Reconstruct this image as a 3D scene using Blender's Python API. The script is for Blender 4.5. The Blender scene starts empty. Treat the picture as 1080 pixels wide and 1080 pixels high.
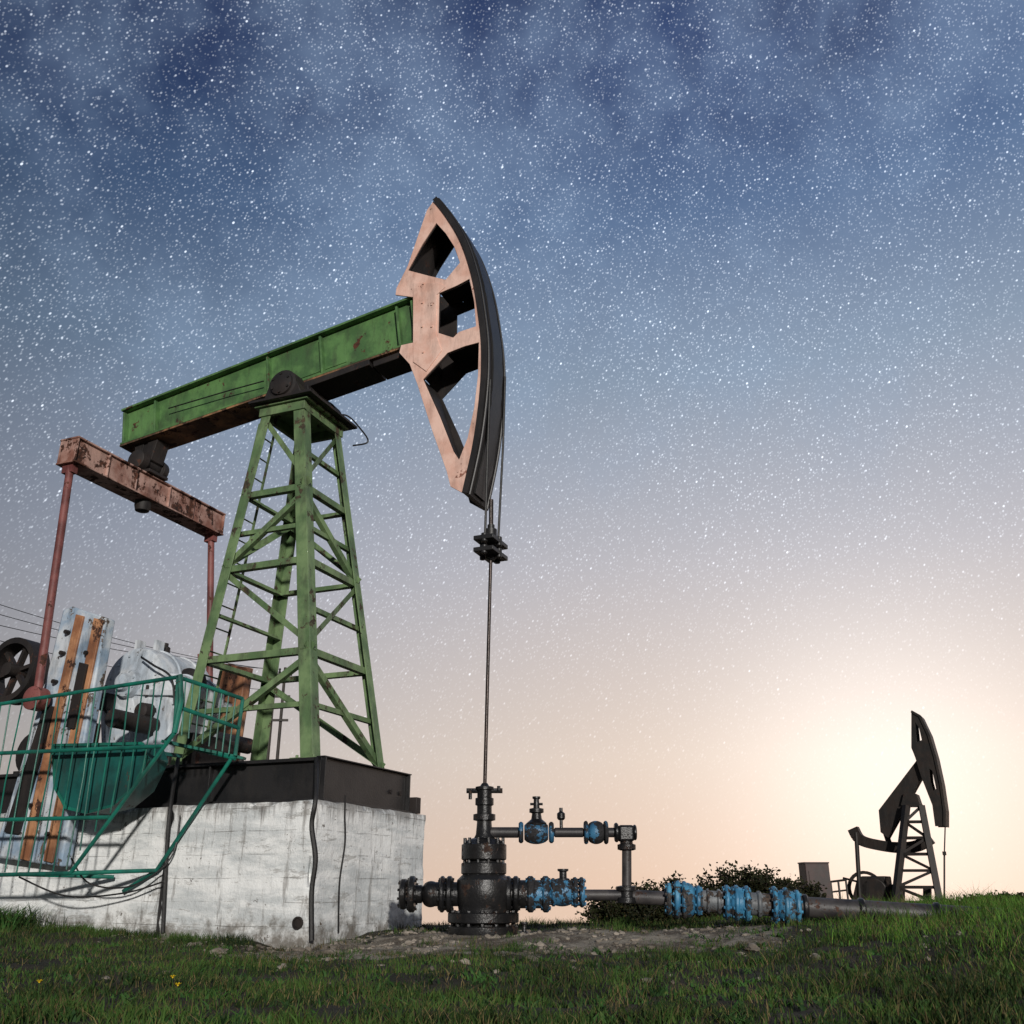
import bpy, bmesh, math, random
import numpy as np
from mathutils import Vector, noise
from mathutils.geometry import tessellate_polygon
random.seed(7); rng=np.random.default_rng(11)
S=bpy.context.scene; COL=S.collection
V=Vector; Z=V((0,0,1))
F=1000.0; TH=math.radians(21.55); CT,ST=math.cos(TH),math.sin(TH); H=0.47
CAM=V((0,0,H))
# ------------------------------------------------------------ geometry of the view
def ray(px,py):
    t=(540-py)/F
    return V(((px-540)/F, CT-t*ST, ST+t*CT))
class Frame:
    def __init__(s,o,phi):
        s.o=V(o); a=math.radians(phi)
        s.u=V((math.cos(a),-math.sin(a),0)); s.w=V((math.sin(a),math.cos(a),0))
    def p(s,a,n,z): return s.o+s.u*a+s.w*n+Z*(z-s.o.z)
    def px(s,x,y,n):
        r=ray(x,y); k=(n+(s.o-CAM).dot(s.w))/r.dot(s.w)
        return CAM+r*k
def atY(x,y,Y):
    r=ray(x,y); return CAM+r*(Y/r.y)
A=Frame((-0.306,11,0),22)
# ------------------------------------------------------------ materials
def lin(c):
    return tuple(((v/255)/12.92 if v/255<=.04045 else ((v/255+.055)/1.055)**2.4) for v in c)+(1,)
class NT:
    def __init__(s,t): s.t=t
    def n(s,typ,**k):
        o=s.t.nodes.new(typ)
        for a,b in k.items():
            if a[0]=='i' and a[1:].isdigit(): 
                i=o.inputs[int(a[1:])]
                if isinstance(b,bpy.types.NodeSocket): s.t.links.new(b,i)
                else: i.default_value=b
            else: setattr(o,a,b)
        return o
    def l(s,a,b): s.t.links.new(a,b)
    def noise(s,vec,scale,detail=4,rough=.6):
        o=s.t.nodes.new('ShaderNodeTexNoise'); s.l(vec,o.inputs['Vector'])
        o.inputs['Scale'].default_value=scale; o.inputs['Detail'].default_value=min(detail,5); o.inputs['Roughness'].default_value=rough
        return o.outputs['Fac']
    def ramp(s,fac,a,b,ca=0.,cb=1.):
        o=s.t.nodes.new('ShaderNodeMapRange'); o.interpolation_type='SMOOTHSTEP'
        s.l(fac,o.inputs['Value']); o.inputs['From Min'].default_value=a; o.inputs['From Max'].default_value=b
        o.inputs['To Min'].default_value=ca; o.inputs['To Max'].default_value=cb
        return o.outputs['Result']
    def mix(s,f,a,b,mode='MIX'):
        o=s.t.nodes.new('ShaderNodeMix'); o.data_type='RGBA'; o.blend_type=mode
        for v,i in ((f,0),(a,6),(b,7)):
            if isinstance(v,bpy.types.NodeSocket): s.l(v,o.inputs[i])
            else: o.inputs[i].default_value=v
        return o.outputs[2]
    def m(s,op,a,b=0.,c=None):
        o=s.t.nodes.new('ShaderNodeMath'); o.operation=op
        for i,v in enumerate((a,b,c)):
            if v is None: continue
            if isinstance(v,bpy.types.NodeSocket): s.l(v,o.inputs[i])
            else: o.inputs[i].default_value=v
        return o.outputs[0]
def mat(name,base,base2=None,rust=.0,rcol=(88,48,30),rcol2=(45,27,20),scale=2.5,rough=.55,metal=0.,bump=.25,grime=.35,rscale=4.):
    m=bpy.data.materials.new(name); m.use_nodes=True; T=NT(m.node_tree)
    b=m.node_tree.nodes['Principled BSDF']
    tc=T.n('ShaderNodeTexCoord').outputs['Object']
    mp=T.n('ShaderNodeMapping',i3=(1,1,.28)); T.l(tc,mp.inputs[0]); sv=mp.outputs[0]
    base2=base2 or tuple(v*.8 for v in base)
    c=T.mix(T.ramp(T.noise(tc,scale),.38,.62),lin(base),lin(base2))
    st=T.noise(sv,scale*2.6,5,.7)
    g=T.ramp(st,.42,.72)
    c=T.mix(T.m('MULTIPLY',g,grime),c,(.04,.035,.03,1))
    rf=None
    if rust>0:
        th=.72-.36*rust
        n=T.m('ADD',T.m('MULTIPLY',T.noise(tc,rscale,5,.75),.7),T.m('MULTIPLY',st,.3))
        rf=T.ramp(n,th,th+.03)
        rc=T.mix(T.ramp(T.noise(tc,rscale*5,2),.35,.65),lin(rcol),lin(rcol2))
        c=T.mix(rf,c,rc)
    T.l(c,b.inputs['Base Color'])
    if rf is not None:
        T.l(T.m('ADD',T.m('MULTIPLY',rf,.85-rough),rough),b.inputs['Roughness'])
    else: b.inputs['Roughness'].default_value=rough
    b.inputs['Metallic'].default_value=metal
    bp=T.n('ShaderNodeBump'); bp.inputs['Strength'].default_value=bump; bp.inputs['Distance'].default_value=.01
    hh=T.noise(tc,38.,3,.7)
    if rf is not None: hh=T.m('SUBTRACT',hh,T.m('MULTIPLY',rf,.6))
    T.l(hh,bp.inputs['Height']); T.l(bp.outputs[0],b.inputs['Normal'])
    return m
M={}
M['beam']=mat('green_beam_paint',(94,134,78),(68,102,60),rust=.38,grime=.5,rscale=3.)
M['tower']=mat('pale_green_tower_paint',(118,142,98),(88,114,76),rust=.44,grime=.6,rcol=(80,66,48),rcol2=(50,46,34))
M['under']=mat('rusty_underside',(156,116,80),(70,54,40),rust=.52,rcol=(76,50,32),grime=.5)
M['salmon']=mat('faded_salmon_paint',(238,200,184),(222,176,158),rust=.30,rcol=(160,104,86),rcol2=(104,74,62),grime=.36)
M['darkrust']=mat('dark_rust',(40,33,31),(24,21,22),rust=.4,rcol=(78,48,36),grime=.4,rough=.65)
M['arc']=mat('dark_worn_arc',(34,30,30),(22,20,22),rust=.25,rcol=(60,42,36),grime=.4,rough=.6)
M['eq']=mat('faded_rusty_paint',(190,154,142),(132,88,74),rust=.56,rcol=(88,52,38),grime=.5)
M['pit']=mat('dull_red_brown_paint',(136,80,76),(98,52,50),rust=.45)
M['black']=mat('tar_black_steel',(28,28,30),(40,39,40),rust=.22,rcol=(62,46,38),rough=.45,grime=.3)
M['oil']=mat('oily_dark_steel',(38,38,40),(22,22,24),rust=.42,rcol=(70,52,42),rough=.34,metal=.2,bump=.5)
M['blue']=mat('chipped_blue_paint',(84,156,192),(54,118,156),rust=.58,rcol=(76,70,66),rcol2=(32,32,34),rough=.45,rscale=7.,bump=.5)
M['grimyblue']=mat('grimy_blue_paint',(70,130,168),(44,90,122),rust=.70,rcol=(44,42,44),rcol2=(24,24,26),rough=.4,rscale=7.,bump=.5)
M['greywhite']=mat('grey_white_painted_pipe',(150,154,156),(96,100,104),rust=.62,rcol=(80,66,56),rcol2=(44,40,40),rough=.5,rscale=6.)
M['pipe']=mat('weathered_dark_pipe',(74,70,70),(44,42,44),rust=.45,rcol=(84,58,46),rough=.5)
M['gear']=mat('pale_grey_white_paint',(214,218,222),(180,190,200),rust=.38,rcol=(110,102,94),rcol2=(72,70,68),grime=.5,rscale=3.)
M['crank']=mat('peeling_white_blue_paint',(206,212,218),(144,166,188),rust=.46,rcol=(104,88,76),rcol2=(58,54,52),grime=.55)
M['plank']=mat('orange_brown_plate',(190,138,100),(140,92,64),rust=.46,rcol=(76,48,36),grime=.5)
M['teal']=mat('teal_green_paint',(22,118,100),(18,84,74),rust=.25,rcol=(60,50,40),rough=.45)
M['tealdark']=mat('dark_teal_paint',(20,92,86),(14,66,64),rust=.3,rough=.5)
M['far']=mat('backlit_dark_weathered_steel',(36,26,20),(22,18,16),rust=.35,rcol=(50,32,22))  # rusty steel, base colour darkened to stand in for the backlit silhouette
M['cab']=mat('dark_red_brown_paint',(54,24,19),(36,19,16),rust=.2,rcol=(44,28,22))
M['wire']=mat('dark_cable',(28,27,28),rust=0,rough=.5)
M['rod']=mat('greasy_rod',(64,52,48),(44,38,36),rust=.3,rough=.35,metal=.5)
M['wood']=mat('weathered_pole',(58,50,44),(42,38,34))
M['stone']=mat('grey_field_stone',(154,144,132),(98,90,80),rough=.85,bump=.6,grime=.3)
M['yellow']=mat('yellow_petal',(230,196,30),rough=.6,grime=0)
def concrete():
    m=bpy.data.materials.new('whitewashed_concrete'); m.use_nodes=True; T=NT(m.node_tree); b=m.node_tree.nodes['Principled BSDF']
    tc=T.n('ShaderNodeTexCoord').outputs['Object']
    mp=T.n('ShaderNodeMapping',i3=(1,1,.10)); T.l(tc,mp.inputs[0])
    mh=T.n('ShaderNodeMapping',i3=(.5,.5,2.2)); T.l(tc,mh.inputs[0])
    c=T.mix(T.ramp(T.noise(mh.outputs[0],1.5,5,.75),.42,.62),lin((240,241,240)),lin((202,206,207)))
    c=T.mix(T.m('MULTIPLY',T.ramp(T.noise(mp.outputs[0],10,5,.75),.54,.66),.55),c,lin((96,88,80)))
    c=T.mix(T.m('MULTIPLY',T.ramp(T.noise(mh.outputs[0],3.4,5,.82),.58,.62),.5),c,lin((140,136,130)))
    c=T.mix(T.ramp(T.noise(tc,7.,5,.8),.64,.665),c,lin((74,62,54)))
    sp=T.n('ShaderNodeSeparateXYZ'); T.l(tc,sp.inputs[0])
    foot=T.ramp(T.m('ADD',sp.outputs[2],T.m('MULTIPLY',T.noise(tc,4.,5,.75),1.1)),.42,.78,1,0)
    c=T.mix(T.m('MULTIPLY',foot,.85),c,lin((86,76,62)))
    top=T.ramp(T.m('ADD',sp.outputs[2],T.m('MULTIPLY',T.noise(mp.outputs[0],11.,4,.7),.8)),1.54,1.76,0,1)
    c=T.mix(T.m('MULTIPLY',top,.65),c,lin((80,72,66)))
    zl=T.m('ADD',T.m('MULTIPLY',sp.outputs[2],4.3),T.m('MULTIPLY',T.noise(tc,1.1,3),.25))
    wv=T.m('FRACT',zl)
    line=T.m('MULTIPLY',T.ramp(T.m('ABSOLUTE',T.m('SUBTRACT',wv,.5)),.0,.032,1,0),T.ramp(T.noise(tc,2.9,3),.42,.58))
    c=T.mix(T.m('MULTIPLY',line,.42),c,lin((112,108,102)))
    T.l(c,b.inputs['Base Color']); b.inputs['Roughness'].default_value=.85
    bp=T.n('ShaderNodeBump'); bp.inputs['Strength'].default_value=.8; bp.inputs['Distance'].default_value=.02
    T.l(T.m('SUBTRACT',T.noise(tc,10.,5,.8),T.m('MULTIPLY',line,.35)),bp.inputs['Height']); T.l(bp.outputs[0],b.inputs['Normal'])
    return m
M['conc']=concrete()
def soil():
    m=bpy.data.materials.new('soil_and_turf'); m.use_nodes=True; T=NT(m.node_tree); b=m.node_tree.nodes['Principled BSDF']
    tc=T.n('ShaderNodeTexCoord').outputs['Object']
    at=T.n('ShaderNodeAttribute',attribute_name='dirt').outputs['Fac']
    d=T.mix(T.ramp(T.noise(tc,2.2,5,.75),.38,.6),lin((172,162,146)),lin((100,88,74)))
    d=T.mix(T.ramp(T.noise(tc,55.,3,.7),.56,.68),d,lin((194,186,172)))
    g=T.mix(T.ramp(T.noise(tc,2.2,4),.35,.65),lin((36,38,22)),lin((56,48,32)))
    f=T.ramp(T.m('ADD',at,T.m('MULTIPLY',T.m('SUBTRACT',T.noise(tc,2.6,5,.75),.5),1.3)),.3,.5)
    T.l(T.mix(f,g,d),b.inputs['Base Color']); b.inputs['Roughness'].default_value=.95
    bp=T.n('ShaderNodeBump'); bp.inputs['Strength'].default_value=1; bp.inputs['Distance'].default_value=.06
    T.l(T.noise(tc,12.,5,.88),bp.inputs['Height']); T.l(bp.outputs[0],b.inputs['Normal'])
    return m
M['soil']=soil()
def leafmat(name,c1,c2,c3,sc=.9):
    m=bpy.data.materials.new(name); m.use_nodes=True; T=NT(m.node_tree); b=m.node_tree.nodes['Principled BSDF']
    tc=T.n('ShaderNodeTexCoord').outputs['Object']
    c=T.mix(T.ramp(T.noise(tc,sc,4),.38,.62),lin(c1),lin(c2))
    c=T.mix(T.ramp(T.noise(tc,31.,2),.55,.7),c,lin(c3))
    T.l(c,b.inputs['Base Color']); b.inputs['Roughness'].default_value=.7
    b.inputs['Specular IOR Level'].default_value=.15
    return m
M['grass']=leafmat('meadow_grass_blades',(68,96,42),(32,48,24),(98,100,54),1.1)
M['bankgrass']=leafmat('bright_grass_blades',(86,126,46),(54,86,34),(120,128,62),1.4)
M['drygrass']=leafmat('dry_grass_blades',(124,108,74),(80,70,46),(64,74,40),1.3)
M['weed']=leafmat('broad_weed_leaves',(60,96,46),(38,62,32),(88,100,52),3.)
M['bush']=leafmat('dark_shrub_leaves',(42,46,26),(28,32,18),(70,56,32),2.)
# ------------------------------------------------------------ mesh builder
def origin(p):
    o=V((0,0,0))
    while p is not None: o+=p.location; p=p.parent
    return o
class MB:
    def __init__(s): s.v=[]; s.f=[]
    def add(s,vs,fs):
        k=len(s.v); s.v+= [V(x) for x in vs]; s.f+=[tuple(i+k for i in f) for f in fs]; return s
    def box(s,c,ax,ay,az):
        c=V(c); vs=[c+ax*i+ay*j+az*k for i in(-1,1) for j in(-1,1) for k in(-1,1)]
        return s.add(vs,[(0,1,3,2),(4,6,7,5),(0,4,5,1),(2,3,7,6),(0,2,6,4),(1,5,7,3)])
    def bar(s,a,b,w,h,up=Z):
        a=V(a);b=V(b);d=(b-a); L=d.length; d.normalize()
        x=d.cross(up)
        if x.length<1e-3: x=d.cross(V((1,0,0)))
        x.normalize(); y=x.cross(d)
        return s.box((a+b)/2,d*L/2,x*w/2,y*h/2)
    def angle(s,a,b,w,i1,i2,t=.012):
        a=V(a);b=V(b);d=(b-a).normalized()
        i1=(i1-d*i1.dot(d)).normalized(); i2=(i2-d*i2.dot(d)).normalized()
        m=(a+b)/2; h=(b-a)/2
        s.box(m+i1*w/2+i2*t/2,h,i1*w/2,i2*t/2)
        s.box(m+i2*(w/2+t/2)+i1*t/2,h,i1*t/2,i2*(w/2-t/2))
        return s
    def tube(s,a,b,r,seg=10,r2=None):
        return s.lathe(a,(V(b)-V(a)),[(0,r),((V(b)-V(a)).length,r2 or r)],seg)
    def path(s,pts,r,seg=7):
        pts=[V(p) for p in pts]; k0=len(s.v); px=None
        for i,p in enumerate(pts):
            d=(pts[min(i+1,len(pts)-1)]-pts[max(i-1,0)]).normalized()
            x=px-d*px.dot(d) if px is not None else d.cross(Z)
            if x.length<1e-3: x=d.cross(V((1,0,0)))
            x.normalize(); px=x; y=d.cross(x)
            for j in range(seg):
                a=2*math.pi*j/seg; s.v.append(p+x*math.cos(a)*r+y*math.sin(a)*r)
        n=len(pts)
        for i in range(n-1):
            for j in range(seg):
                a=k0+i*seg+j;b=k0+i*seg+(j+1)%seg; s.f.append((a,b,b+seg,a+seg))
        s.f.append(tuple(k0+j for j in range(seg))[::-1]); s.f.append(tuple(k0+(n-1)*seg+j for j in range(seg)))
        return s
    def lathe(s,o,ax,prof,seg=20):
        o=V(o);ax=V(ax).normalized(); x=ax.cross(Z)
        if x.length<1e-3: x=V((1,0,0))
        x.normalize(); y=ax.cross(x); k=len(s.v)
        for (d,r) in prof:
            for j in range(seg):
                a=2*math.pi*j/seg; s.v.append(o+ax*d+x*math.cos(a)*r+y*math.sin(a)*r)
        for i in range(len(prof)-1):
            for j in range(seg):
                a=k+i*seg+j;b=k+i*seg+(j+1)%seg; s.f.append((a,b,b+seg,a+seg))
        s.f.append(tuple(k+j for j in range(seg))[::-1]); s.f.append(tuple(k+(len(prof)-1)*seg+j for j in range(seg)))
        return s
    def ring_bolts(s,c,ax,R,n,r,L):
        c=V(c);ax=V(ax).normalized(); x=ax.cross(Z)
        if x.length<1e-3: x=V((1,0,0))
        x.normalize();y=ax.cross(x)
        for i in range(n):
            a=2*math.pi*(i+.5)/n; p=c+x*math.cos(a)*R+y*math.sin(a)*R
            s.lathe(p-ax*L/2,ax,[(0,r),(L,r)],6)
        return s
    def prism(s,poly,d,holes=()):
        loops=[[V(p) for p in poly]]+[[V(p) for p in h] for h in holes]
        flat=[p for l in loops for p in l]; n=len(flat); d=V(d)
        tris=tessellate_polygon(loops)
        k=len(s.v); s.v+=flat+[p+d for p in flat]
        for t in tris:
            s.f.append((k+t[0],k+t[1],k+t[2])); s.f.append((k+n+t[2],k+n+t[1],k+n+t[0]))
        o=0
        for l in loops:
            m=len(l)
            for i in range(m):
                a=k+o+i;b=k+o+(i+1)%m; s.f.append((a,b,b+n,a+n))
            o+=m
        return s
    def build(s,name,m,parent=None,label=None,bevel=0,smooth=True,ang=35):
        me=bpy.data.meshes.new(name); o0=origin(parent)
        me.from_pydata([tuple(p-o0) for p in s.v],[],s.f)
        bm=bmesh.new(); bm.from_mesh(me); bmesh.ops.recalc_face_normals(bm,faces=bm.faces[:]); bm.to_mesh(me); bm.free()
        if smooth:
            me.polygons.foreach_set('use_smooth',[True]*len(me.polygons)); me.set_sharp_from_angle(angle=math.radians(ang))
        me.materials.append(M[m] if isinstance(m,str) else m)
        o=bpy.data.objects.new(name,me); COL.objects.link(o)
        if parent: o.parent=parent
        if label: o['label']=label
        if bevel:
            b=o.modifiers.new('Bevel','BEVEL'); b.width=bevel; b.segments=2; b.limit_method='ANGLE'; b.angle_limit=math.radians(40); b.harden_normals=False
        return o
    def split(s,name,m,parent=None,**k):
        par=list(range(len(s.v)))
        def fd(i):
            while par[i]!=i: par[i]=par[par[i]]; i=par[i]
            return i
        for f in s.f:
            a=fd(f[0])
            for b in f[1:]: par[fd(b)]=a
        gr={}
        for f in s.f: gr.setdefault(fd(f[0]),[]).append(f)
        out=[]
        for fs in gr.values():
            ids=sorted({i for f in fs for i in f}); mp={i:j for j,i in enumerate(ids)}
            q=MB(); q.add([s.v[i] for i in ids],[tuple(mp[i] for i in f) for f in fs]); out.append(q.build(name,m,parent,**k))
        return out
def thing(name,label,cat,loc,group=None):
    o=bpy.data.objects.new(name,None); COL.objects.link(o); o.location=V(loc); o.empty_display_size=.2
    return tag(o,label,cat,group)
def tag(o,label,cat,group=None,kind=None):
    if label: o['label']=label
    if cat: o['category']=cat
    if group: o['group']=group
    if kind: o['kind']=kind
    return o
# ------------------------------------------------------------ terrain
def sm(x): x=max(0,min(1,x)); return x*x*(3-2*x)
def hgt(x,y):
    h=.235*sm((x-1.2)/4.5)*sm((y-4)/5) + .03*sm((-x-2.9)/3)*sm((y-5)/4)
    if -30<x<30 and -5<y<40:
        h+=.045*noise.noise(V((x*.6,y*.6,3)))+.036*noise.noise(V((x*2.0,y*2.0,1)))+.026*noise.noise(V((x*6,y*6,2)))
    h-=.07*(1-sm((y-8.6)/1.6))*(1-sm((x-1)/3))
    h-=.13*math.exp(-((x+2.1)**2+(y-9.9)**2)/1.1)
    h-=.05*math.exp(-(((x+4.2)/1.6)**2+((y-10.2)/1.2)**2))
    h+=.05*math.exp(-(((x-.9)/1.3)**2+((y-10.2)/.7)**2))
    a=x/max(y,1.)
    kk=.052-.032*sm((a-.22)/.12)
    e=max(0,y-13.2); h-=kk*e
    if y>56: h-=.05*(y-56)
    d=math.hypot(x+.3,y-11); w=1-sm((d-.5)/.8); h=h*(1-w)
    return h
def dirt(x,y):
    y2=y+.9*noise.noise(V((x*.9,4.4,0)))+.6*noise.noise(V((x*3.,y*2,7)))
    a=1-sm((abs(y2-(9.8+.08*x))-.55)/1.2)
    b=sm((x+2.9)/1.2)*(1-sm((x-1.3)/2.2))
    return a*b
def ground():
    def sp(n,near,far):
        t=np.linspace(-1,1,n); k=math.asinh(far/near); return near*np.sinh(t*k)
    xs=sp(381,2.2,2200); ys=8+sp(421,1.6,2200)
    vs=[];dd=[]
    for y in ys:
        for x in xs:
            vs.append((x,y,hgt(x,y))); dd.append(dirt(x,y) if abs(x)<20 and 0<y<20 else 0)
    nx=len(xs); fs=[(j*nx+i,j*nx+i+1,(j+1)*nx+i+1,(j+1)*nx+i) for j in range(len(ys)-1) for i in range(nx-1)]
    me=bpy.data.meshes.new('ground'); me.from_pydata(vs,[],fs); me.materials.append(M['soil'])
    at=me.attributes.new('dirt','FLOAT','POINT'); at.data.foreach_set('value',dd)
    me.polygons.foreach_set('use_smooth',[True]*len(fs))
    o=bpy.data.objects.new('ground',me); COL.objects.link(o); o['kind']='structure'
ground()
def blades(name,m,pts,hs,ws,label,lean=.5,kind='grass'):
    n=len(pts); pts=np.array(pts); hs=np.array(hs)[:,None]; ws=np.array(ws)[:,None]
    a=rng.uniform(0,2*math.pi,n); b=rng.uniform(0,2*math.pi,n)
    side=np.stack([np.cos(a),np.sin(a),0*a],1); ln=np.stack([np.cos(b),np.sin(b),0*b],1)*hs*rng.uniform(.1,lean*1.6,n)[:,None]
    up=np.array([[0,0,1.]])
    v=np.stack([pts-side*ws,pts+side*ws,pts+up*hs*.55+ln*.35-side*ws*.75,pts+up*hs*.55+ln*.35+side*ws*.75,pts+up*hs*.95+ln],1).reshape(-1,3)
    k=np.arange(n)*5
    loops=np.stack([k,k+1,k+3,k+2, k+2,k+3,k+4],1).reshape(-1)
    me=bpy.data.meshes.new(name); me.vertices.add(n*5); me.vertices.foreach_set('co',v.reshape(-1))
    me.loops.add(n*7); me.loops.foreach_set('vertex_index',loops)
    me.polygons.add(n*2); me.polygons.foreach_set('loop_start',np.stack([np.arange(n)*7,np.arange(n)*7+4],1).reshape(-1))
    me.update(calc_edges=True); me.materials.append(M[m])
    o=bpy.data.objects.new(name,me); COL.objects.link(o); tag(o,label,kind,kind='stuff'); return o
def blocked(x,y):
    q=V((x,y,0))-A.o; s=q.dot(A.u); n=q.dot(A.w)
    return (-9<s<-1.33 and abs(n)<1.3)
P=[];Hh=[];W=[];P2=[];H2=[];W2=[];P3=[];H3=[];W3=[];P4=[];H4=[];W4=[]
cnt=0
while cnt<115000:
    y=3.2+ (rng.random()**1.15)*11.5; x=rng.uniform(-.62,.62)*y+rng.uniform(-.3,.3)
    cnt+=1
    if blocked(x,y): continue
    d=dirt(x,y); nz=noise.noise(V((x*1.3,y*1.3,5)))*.75+noise.noise(V((x*4.2,y*4.2,9)))*.7
    dens=.82-d*.95+nz*1.6
    if rng.random()>dens: continue
    if math.hypot(x+.3,y-11)<.75: continue
    hh=rng.uniform(.02,.058)*(1+2.2*max(0,nz))*(.5+.5*(1-d))
    bank=sm((x-1.8)/2.5)
    hh*=1+ 1.1*bank+.35*sm((-x-3.0)/2)
    p=(x,y,hgt(x,y)-.006)
    if rng.random()<.18+.3*d+.45*max(0,.1-nz): P2.append(p);H2.append(hh*1.15);W2.append(rng.uniform(.0012,.003))
    elif rng.random()<bank*sm((y-5)/2.5)*.9: P4.append(p);H4.append(hh);W4.append(rng.uniform(.002,.0046))
    else: P.append(p);Hh.append(hh);W.append(rng.uniform(.002,.0046))
for k in range(260):
    if k<100:
        s=rng.uniform(-6.5,-1.9); c=A.p(s,-1.36-abs(rng.normal())*.16,0)
        hm=.20 if s<-4.6 else .075
    elif k<150: c=V((rng.uniform(2.8,7),rng.uniform(8,13),0)); hm=.15
    elif k<180: c=V((rng.uniform(.5,4),rng.uniform(10.8,13),0)); hm=.09
    elif k<210: c=V((rng.uniform(-1.8,3.2),rng.uniform(8.3,10.4),0)); hm=.05
    else: c=V((rng.uniform(-3,3),rng.uniform(3.8,8),0)); hm=.07
    for j in range(46):
        x=c.x+rng.normal()*.07;y=c.y+rng.normal()*.07
        b_=100<=k<150
        (P4 if b_ else P).append((x,y,hgt(x,y)-.006));(H4 if b_ else Hh).append(rng.uniform(.5,1.5)*hm);(W4 if b_ else W).append(rng.uniform(.002,.004))
for k in range(520):
    y=rng.uniform(3.6,10); x=rng.uniform(-.6,.6)*y
    if blocked(x,y) or dirt(x,y)>.9: continue
    m_=rng.integers(6,16); r_=rng.uniform(.02,.05)
    for j in range(m_):
        xx=x+rng.normal()*r_;yy=y+rng.normal()*r_
        P3.append((xx,yy,hgt(xx,yy)-.004));H3.append(rng.uniform(.02,.06));W3.append(rng.uniform(.006,.012))
for k in range(60):
    c=A.p(rng.uniform(-6.6,-4.9),-1.45-abs(rng.normal())*.2,0)
    for j in range(14):
        xx=c.x+rng.normal()*.05;yy=c.y+rng.normal()*.05
        P3.append((xx,yy,hgt(xx,yy)-.004));H3.append(rng.uniform(.1,.34));W3.append(rng.uniform(.006,.014))
blades('grass','grass',P,Hh,W,'short dark green meadow grass in the foreground')
blades('bank_grass','bankgrass',P4,H4,W4,'brighter taller grass on the right bank')
blades('dry_grass','drygrass',P2,H2,W2,'thin straw coloured blades among the green grass',.8)
blades('weeds','weed',P3,H3,W3,'low broad leaved weeds scattered in the grass',1.1,'weeds')
def rock(mb,c,r,sub=1,sq=.6):
    bm=bmesh.new(); bmesh.ops.create_icosphere(bm,subdivisions=sub,radius=1)
    o=V((rng.uniform(0,99),rng.uniform(0,99),0)); sx,sy=rng.uniform(.7,1.3),rng.uniform(.7,1.2)
    vs=[]
    for v in bm.verts:
        q=v.co*(1+.7*noise.noise(v.co*1.4+o)); vs.append(V(c)+V((q.x*sx,q.y*sy,q.z*sq))*r)
    fs=[tuple(v.index for v in f.verts) for f in bm.faces]; bm.free(); mb.add(vs,fs)
mb=MB()
k=0
while k<3400:
    if k%4==0:
        q=A.p(rng.uniform(-3.5,-1.0),-1.3-abs(rng.normal())*.25,0) if rng.random()<.6 else A.p(-1.3+abs(rng.normal())*.3,rng.uniform(-1.6,1.2),0); x,y=q.x,q.y
        if blocked(x,y): continue
    else:
        x=rng.uniform(-3.0,3.6);y=rng.uniform(6.4,11.8)
        if rng.random()>dirt(x,y)**2*max(0,noise.noise(V((x*1.7,y*1.7,8)))*2+.35)+.03 or blocked(x,y): continue
    r=.004+.036*rng.random()**7; rock(mb,(x,y,hgt(x,y)+r*.15),r); k+=1
tag(mb.build('gravel','stone',smooth=False),'small stones and crumbs of rubble on the bare soil','gravel',kind='stuff')
for (px,py,r,lb) in ((345,1006,.075,'rounded grey stone lying in front of the concrete corner'),(232,1004,.06,'flat pale stone on the grass left of the concrete corner'),
    (563,1012,.045,'small stone on bare soil in front of the wellhead'),(793,1000,.06,'grey stone on the dirt under the flow line'),(298,1020,.035,'little stone at the edge of the foreground grass'),(860,1010,.05,'stone half sunk in grass at the right bank')):
    r_=ray(px,py); kk=5.
    for i in range(400):
        q=CAM+r_*kk
        if q.z<=hgt(q.x,q.y)+r*.3: break
        kk+=.03
    mb=MB(); rock(mb,q,r,3,.55); tag(mb.build('stone','stone'),lb,'stone','loose stones in front of the well')
for (x,y,lb) in ((-2.02,4.12,'yellow wildflower at the bottom left edge of the grass'),(-1.46,4.6,'yellow wildflower in the grass, a little right of the edge bloom'),(-1.68,5.2,'small yellow wildflower in front of the railing side'),(-2.2,4.9,'small yellow wildflower farther back at the left')):
    g=hgt(x,y); t=thing('wildflower',lb,'flower',(x,y,g),'yellow wildflowers in the foreground grass')
    MB().path([(x,y,g-.01),(x+.01,y,g+.06),(x+.004,y,g+.13)],.0016,5).build('stem','grass',t)
    mb=MB()
    for i in range(8):
        a=2*math.pi*i/8; d=V((math.cos(a),math.sin(a)*.8,.6)).normalized(); e=V((-math.sin(a),math.cos(a),0)); c=V((x+.004,y,g+.13))
        mb.add([c,c+d*.011+e*.006,c+d*.02,c+d*.011-e*.006],[(0,1,2,3)])
    mb.lathe((x+.004,y,g+.128),Z,[(0,.004),(.007,.005)],8)
    mb.build('bloom','yellow',t)
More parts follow.
